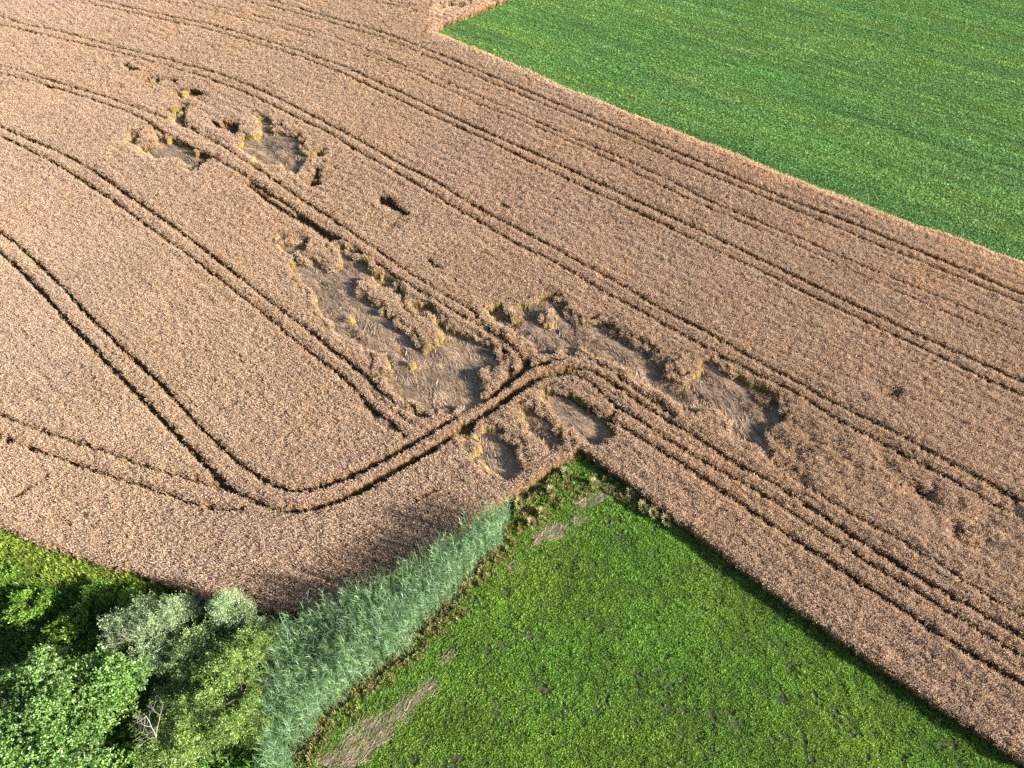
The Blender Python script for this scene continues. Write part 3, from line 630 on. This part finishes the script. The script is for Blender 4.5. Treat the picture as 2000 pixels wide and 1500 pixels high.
# ------------------------------------------------------------------ reeds
REED = [(.10, .22, .11), (.15, .29, .15), (.06, .14, .06), (.30, .42, .26), (.15, .26, .06)]
def reed_parts(seed, h):
    r = np.random.default_rng(seed); k = 7; t = np.linspace(0, 1, k)
    la = r.uniform(0, 6.28); ln = r.uniform(.1, .5)
    cen = np.c_[ln*t**2*math.cos(la), ln*t**2*math.sin(la), h*t]
    ring = np.array([(math.cos(a), math.sin(a), 0) for a in (0, 2.09, 4.19)])
    V = (cen[:, None, :]+ring[None]*(.012*(1-.6*t))[:, None, None]).reshape(-1, 3)
    Fq = np.vstack([np.array([[3*i+j, 3*i+(j+1) % 3, 3*i+3+(j+1) % 3, 3*i+3+j] for j in range(3)]) for i in range(k-1)])
    stem = (V, Fq, np.tile([.24, .30, .12], (len(V), 1)))
    n = 22; tt = np.linspace(.25, 1, n); b = np.c_[np.interp(tt, t, cen[:, 0]), np.interp(tt, t, cen[:, 1]), tt*h*.99]
    az = np.arange(n)*math.pi+r.normal(size=n)*.8+la; L_ = r.uniform(.30, .50, n)*np.where(tt > .9, .8, 1); up = np.where(tt > .85, .8, .4)+r.normal(size=n)*.15
    tip = b+np.c_[np.cos(az)*L_, np.sin(az)*L_, L_*up]
    c = np.array(REED)[r.integers(0, 5, n)]*(1+.12*r.normal(size=(n, 1))); c = c*np.array([.9, .95, .8])**np.where(tt < .5, 1, 0)[:, None]
    leaves = ribbons(b, tip, np.full(n, .026), np.c_[-np.sin(az), np.cos(az), r.normal(size=n)*.5], np.c_[np.zeros(n), np.zeros(n), L_*.16], 3, c*.9, c*1.12, .15)
    return stem, leaves
reed_poly = np.vstack([G(P('597,1471 652,1390 736,1317 791,1280 820,1236 890,1177 927,1119 978,1071 1000,1020')), G(P('985,1014 930,1048 880,1080 831,1113 743,1168 660,1214 600,1226 565,1235 545,1300 535,1400 520,1520 560,1530'))])
x, y = scatter_points(-24, 4, 8, 42, .235, RNG); m = inpoly(x+.3*vnoise(x, y, 1, 210, 2), y+.3*vnoise(x, y, 1, 212, 2), reed_poly) & ((vnoise(x, y, 1.1, 214, 2) > -.42) | (RNG.uniform(size=len(x)) < .3)); x, y = x[m], y[m]
protos = []; RP = []
for i in range(8):
    s_, l_ = reed_parts(950+i, 3.35); RP.append((s_, l_))
    V, Fq, C = join([s_, l_]); protos.append(obj('r%02d_reed' % i, mesh_np('reed', V, Fq, colors=np.clip(C, .02, .9)), M['reed'], link=False))
hmap = 1.0+.2*vnoise(x, y, 2.0, 220, 2)+.14*RNG.normal(size=len(x))
# the reeds that show largest are plants of their own, the others one bed
order = np.argsort((y-0)**2+x**2+CAM_H**2+RNG.uniform(0, 250, len(x))); own = order[:280]; rest = order[280:]
n = len(rest); v = 1+.22*RNG.normal(size=n)
bed = instancer('reed_bed', protos, np.c_[x[rest], y[rest], np.zeros(n)], np.c_[RNG.normal(size=n)*.08, RNG.normal(size=n)*.08, RNG.uniform(0, 6.28, n)], np.c_[np.ones(n), np.ones(n), hmap[rest]], np.c_[v, v, v], RNG.integers(0, 8, n), label='dense bed of blue green reeds beside the trees')
tag(bed, bed['label'], 'reeds')
mreed = leaf_mat('reed_plant_leaf', .28, .45, .35, tintattr=False, patch_scale=.4)
rm_ = []
for i, (s_, l_) in enumerate(RP):
    a = mesh_np('reed_stem', *s_[:2], colors=s_[2]); b = mesh_np('reed_leaves', *l_[:2], colors=np.clip(l_[2], .02, .9)); a.materials.append(mreed); b.materials.append(mreed); rm_.append((a, b))
for j in own:
    a, b = rm_[random.randrange(8)]
    o = bpy.data.objects.new('reed', a); COL.objects.link(o); o.location = (x[j], y[j], 0); o.rotation_euler = (random.gauss(0, .08), random.gauss(0, .08), random.uniform(0, 6.28)); o.scale = (1, 1, hmap[j])
    c = bpy.data.objects.new('leaves', b); COL.objects.link(c); c.parent = o
    tag(o, 'slender blue green reed with arching leaves in the reed bed', 'reed', 'reeds standing out from the reed bed')

# ------------------------------------------------------------------ trees and shrubs
def tube(path, radii, sides=6):
    path = np.array(path); k = len(path); V = []
    for i in range(k):
        d = path[min(i+1, k-1)]-path[max(i-1, 0)]; d = d/(np.linalg.norm(d)+1e-9)
        a = np.cross(d, [.3, .2, .9] if abs(d[2]) < .9 else [1, 0, 0]); a /= np.linalg.norm(a); b = np.cross(d, a)
        for s in range(sides):
            t = 2*math.pi*s/sides; V.append(path[i]+radii[i]*(a*math.cos(t)+b*math.sin(t)))
    Fq = [[i*sides+s, i*sides+(s+1) % sides, (i+1)*sides+(s+1) % sides, (i+1)*sides+s] for i in range(k-1) for s in range(sides)]
    return np.array(V), np.array(Fq), np.full((len(V), 3), .1)
def branchset(r, start, dirn, length, rad, depth, out, tips):
    k = 5; pts = [np.array(start, float)]; d = np.array(dirn, float); d /= np.linalg.norm(d)
    for i in range(k-1):
        d = d+r.normal(size=3)*.16+np.array([0, 0, .05]); d /= np.linalg.norm(d); pts.append(pts[-1]+d*length/(k-1))
    out.append(tube(pts, np.linspace(rad, rad*.5, k), 5 if depth else 7)); tips.append(pts[-1])
    if depth > 0:
        for i in range(3 if depth > 1 else 3):
            b = pts[r.integers(2, k)]; nd = d+r.normal(size=3)*.65; nd[2] = abs(nd[2])*.7+.1
            branchset(r, b, nd, length*.66, rad*.5, depth-1, out, tips)
def leafy(r, cen, rad, nlobe, nspray, nleaf, size, wid, cols, lobe=.75, up=.2, spray=.3, tall=1.0):
    """a crown of many uneven lobes; every lobe carries sprays of leaves, with gaps between the lobes"""
    d = r.normal(size=(nlobe, 3)); d /= np.linalg.norm(d, axis=1)[:, None]; d[:, 2] = np.where(d[:, 2] < -.3, -d[:, 2]*.6, d[:, 2])
    q = r.uniform(.45, 1.12, nlobe)
    lc = np.array(cen)+d*q[:, None]*np.array(rad); lr = lobe*r.uniform(.55, 1.25, nlobe); tone = 1+.17*r.normal(size=nlobe)
    li = np.repeat(np.arange(nlobe), nspray); m = len(li)
    e = r.normal(size=(m, 3)); e /= np.linalg.norm(e, axis=1)[:, None]; e[:, 2] = np.where(e[:, 2] < -.2, -e[:, 2], e[:, 2])
    sp = lc[li]+e*(lr[li]*r.uniform(.45, 1.1, m))[:, None]*np.array([1, 1, tall])
    axis = e*.7+d[li]*.3+np.array([0, 0, up])+r.normal(size=(m, 3))*.25; axis /= np.linalg.norm(axis, axis=1)[:, None]
    st = tone[li]*(1+.12*r.normal(size=m))
    cc = np.repeat(np.arange(m), nleaf); n = len(cc); t = r.uniform(-.3, 1, n)
    b = sp[cc]+axis[cc]*(t*spray)[:, None]+r.normal(size=(n, 3))*spray*.16; b[:, 2] = np.maximum(b[:, 2], .12)
    ld = r.normal(size=(n, 3))*.6+axis[cc]*.75; ld /= np.linalg.norm(ld, axis=1)[:, None]
    L_ = size*r.uniform(.6, 1.3, n); side = np.cross(ld, r.normal(size=(n, 3))*.6+np.array([0, 0, .8])); side /= np.linalg.norm(side, axis=1)[:, None]+1e-9
    w = (wid*r.uniform(.7, 1.25, n))[:, None]*.5; mid = b+ld*L_[:, None]*.45; tip = b+ld*L_[:, None]-np.array([0, 0, .12])*L_[:, None]
    V = np.stack([b, mid-side*w, tip, mid+side*w], 1).reshape(-1, 3); Fq = (np.arange(n)*4)[:, None]+np.arange(4)
    col = np.array(cols)[r.integers(0, len(cols), n)]*st[cc][:, None]*(1+.12*r.normal(size=(n, 1)))
    return V, Fq, np.repeat(np.clip(col, .01, .9), 4, axis=0), lc
def tree(name, label, cat, px, zref, crowns, seed, trunk_h, trunk_r, cols, leaf, wid, nlobe, nspray, nleaf, lobe=.75, up=.2, spray=.3, tall=1.0, group=None, lean=(0, 0)):
    """px: photo pixel of the crown's centre at height zref; crowns: list of (offset xyz, radii xyz, weight)"""
    r = np.random.default_rng(seed); p = G([px], zref)[0]
    root = bpy.data.objects.new(name, None); COL.objects.link(root); root.location = (p[0], p[1], 0); root.empty_display_size = .5
    tag(root, label, cat, group)
    wood = []; tips = []; leaves = []
    path = [(0, 0, -.1), (lean[0]*.3, lean[1]*.3, trunk_h*.4), (lean[0], lean[1], trunk_h)]
    wood.append(tube(path, [trunk_r, trunk_r*.8, trunk_r*.55], 8))
    for off, rad, wgt in crowns:
        V, Fq, C, cc = leafy(r, off, rad, int(nlobe*wgt), nspray, nleaf, leaf, wid, cols, lobe, up, spray, tall); leaves.append((V, Fq, C))
        d = np.array(off)-np.array(path[-1]); L_ = max(np.linalg.norm(d), .6)
        branchset(r, path[-1], d+np.array([0, 0, .2]), L_*.9, trunk_r*.5, 2, wood, tips)
        for q in cc[r.choice(len(cc), min(26, len(cc)), replace=False)]:
            s0 = np.array(path[-1])*.6+np.array(off)*.4; m_ = (s0+q)/2+r.normal(size=3)*.15; wood.append(tube([s0, m_, q], [.035, .022, .008], 4))
    V, Fq, C = join(wood); t_ = obj('trunk', mesh_np('trunk', V, Fq), M['bark'], root)
    V, Fq, C = join(leaves); c_ = obj('crown', mesh_np('crown', V, Fq, colors=C), M['leaf'], root)
    return root
POP = [(.15, .28, .055), (.12, .24, .04), (.21, .34, .11), (.10, .20, .035), (.29, .39, .19), (.17, .30, .045)]
WIL = [(.20, .30, .06), (.24, .35, .08), (.15, .24, .055), (.30, .39, .13)]
GWIL = [(.24, .33, .15), (.29, .38, .20), (.19, .27, .11), (.35, .43, .25)]
tree('broadleaf_tree', 'large broadleaf tree with pale glossy leaves at the hedge end', 'tree', (110, 1390), 3.6, [((0, 0, 3.4), (3.2, 3.0, 2.4), 1.0), ((2.6, 1.6, 3.0), (2.0, 2.0, 1.9), .7), ((-2.6, 1.8, 3.0), (2.4, 2.2, 1.9), .7), ((2.2, -2.2, 3.0), (2.4, 2.0, 2.0), .7), ((-2.2, -2.4, 2.8), (2.8, 2.4, 2.0), .7)], 1, 2.0, .22, POP, .155, .095, 44, 34, 15, .8, .25, .32)
gw = tree('willow_shrub', 'grey green willow shrub behind the broadleaf tree with bare grey twigs', 'shrub', (290, 1225), 2.0, [((0, 0, 1.8), (1.8, 1.6, 1.5), 1.0), ((-1.7, -.3, 1.6), (1.3, 1.2, 1.2), .6), ((1.5, .8, 1.9), (1.3, 1.1, 1.4), .6), ((.6, -1.9, 1.5), (1.4, 1.2, 1.2), .5)], 2, 1.0, .12, GWIL, .15, .036, 28, 32, 18, .62, .8, .45, 1.3)
tree('willow_shrub', 'small pale willow shrub standing out over the wheat edge', 'shrub', (455, 1195), 2.0, [((0, 0, 1.8), (1.3, 1.1, 1.4), 1.0), ((1.5, -1.0, 1.5), (1.0, .9, 1.1), .4)], 3, 1.0, .1, GWIL, .15, .036, 24, 32, 18, .6, .8, .45, 1.3)
tree('willow_shrub', 'yellow green willow shrub beside the reed bed', 'shrub', (465, 1330), 2.2, [((0, 0, 2.2), (2.2, 2.4, 1.8), 1.0), ((.5, 2.4, 1.9), (1.6, 1.3, 1.5), .6), ((.9, -2.4, 2.0), (2.0, 1.9, 1.7), .8), ((-1.5, -2.8, 2.0), (1.9, 2.0, 1.7), .8), ((-1.8, .2, 1.6), (1.2, 1.4, 1.3), .4)], 4, 1.0, .14, WIL, .145, .038, 34, 34, 18, .66, .7, .42, 1.2)
tree('willow_shrub', 'pale willow shrub filling the gap between the grey and the yellow green willows', 'shrub', (388, 1285), 1.8, [((0, 0, 1.7), (1.9, 1.6, 1.4), 1.0), ((-.9, -2.2, 1.2), (1.5, 1.3, 1.0), .6)], 7, .8, .1, WIL+GWIL, .15, .04, 26, 30, 15, .6, .7, .42, 1.2)
tree('willow_shrub', 'low willow shrub between the broadleaf tree and the yellow green willow', 'shrub', (330, 1425), 1.6, [((0, 0, 1.6), (1.7, 2.0, 1.4), 1.0), ((.4, -2.2, 1.4), (1.4, 1.4, 1.2), .6)], 6, .8, .1, WIL, .16, .045, 20, 30, 15, .6, .5, .4)
for i, (px, s, lab) in enumerate((((195, 1160), 1.0, 'bright green leafy bush at the edge of the grass strip'), ((255, 1172), .8, 'small bright bush beside the grey willow'), ((60, 1185), 1.2, 'dark bramble bush in the shade of the broadleaf tree'),
        ((15, 1125), .9, 'green bush in the grass strip at the hedge end'), ((140, 1220), 1.1, 'shaded bramble bush behind the broadleaf tree'))):
    tree('bush', lab, 'bush', px, .7, [((0, 0, .55*s), (1.2*s, 1.0*s, .6*s), 1.0)], 20+i, .4, .05, [(.12, .24, .025), (.17, .31, .03), (.09, .18, .02), (.22, .34, .05)], .15, .08, 14, 22, 10, .42, .4, .26)
r = np.random.default_rng(55); out = []; tips = []
for q in range(7): branchset(r, (-1.5+.35*q, -1.2+.3*r.normal(), 1.6), (r.normal()*.4, .3, 1), 1.5, .022, 2, out, tips)
V, Fq, C = join(out); obj('bare_twigs', mesh_np('bare_twigs', V, Fq), M['deadwood'], gw)
# dead branch
r = np.random.default_rng(77); out = []; tips = []
p = G([(305, 1440)], 3.6)[0]
branchset(r, (0, 0, 0), (-.3, .75, .5), 1.5, .034, 3, out, tips); branchset(r, (0, 0, 0), (-.05, .9, .45), 1.2, .028, 3, out, tips); branchset(r, (.9, -1.0, -1.6), (-.8, 1.0, 1.5), 1.9, .045, 0, out, tips); branchset(r, (0, 0, 0), (-.9, -.1, .2), .7, .02, 2, out, tips)
V, Fq, C = join(out); o = obj('dead_branch', mesh_np('dead_branch', V, Fq), M['deadwood']); o.location = (p[0], p[1], 3.6)
tag(o, 'bare pale dead branch rising between the broadleaf tree and the willow', 'branch')

# tall grass tussocks in the corner and along the edges
def tussock(seed, h, cols, n=110, rad=.4):
    return tuft_proto('tussock', seed, n, rad, h, .03, cols, M['grass'], .9, .35, 3).data
mt = leaf_mat('tussock_blade', .25, .6, .2, tintattr=False)
STR = [(.44, .37, .20), (.50, .43, .26), (.34, .32, .12), (.26, .28, .09)]
for i, (px, h, lab) in enumerate((((1072, 962), .9, 'straw coloured leaning grass tussock below the lit wheat edge'), ((1053, 1003), .8, 'straw coloured tussock above the oblong mat of dead stems'), ((1036, 1024), .8, 'pale tussock beside the top of the reed bed'),
        ((1152, 945), .8, 'yellowish tussock just inside the field corner'), ((1103, 925), .6, 'olive tussock at the foot of the lit wheat edge'), ((1252, 992), .8, 'greyish tussock hugging the right wheat edge'), ((1272, 1000), .9, 'straw coloured tussock along the right wheat edge'),
        ((1296, 1016), .7, 'low faded tussock in the shade of the right wheat edge'), ((1012, 985), .8, 'rusty dry tussock between wheat and reeds'), ((1225, 965), .6, 'thin pale tussock in the dark gap by the right wheat edge'))):
    me = tussock(970+i, h*1.35, STR, 170, .38); me.materials.clear(); me.materials.append(mt); p_ = G([px])[0]
    o = obj('grass_tussock', me); o.location = (p_[0], p_[1], 0); o.rotation_euler = (random.uniform(-.1, .1), random.uniform(.35, .7), R(-60)+random.uniform(-.5, .5)); o.scale = (1.3, .9, 1); tag(o, lab, 'grass tussock', 'grass tussocks round the field corner')
for i, (px, lab) in enumerate((((994, 1022), 'dark green leafy dock plant at the top of the reeds'), ((1008, 1018), 'dark green dock plant beside the rusty tussock'), ((996, 972), 'pale grey green thistle at the wheat edge'))):
    me = tussock(990+i, .9, [(.12, .24, .03), (.16, .3, .03)] if i < 2 else [(.30, .40, .27), (.24, .34, .22)], 60, .3); me.materials.clear(); me.materials.append(mt); p_ = G([px])[0]
    o = obj('weed_plant', me); o.location = (p_[0], p_[1], 0); tag(o, lab, 'weed')
print('wheat clumps', N_WHEAT)
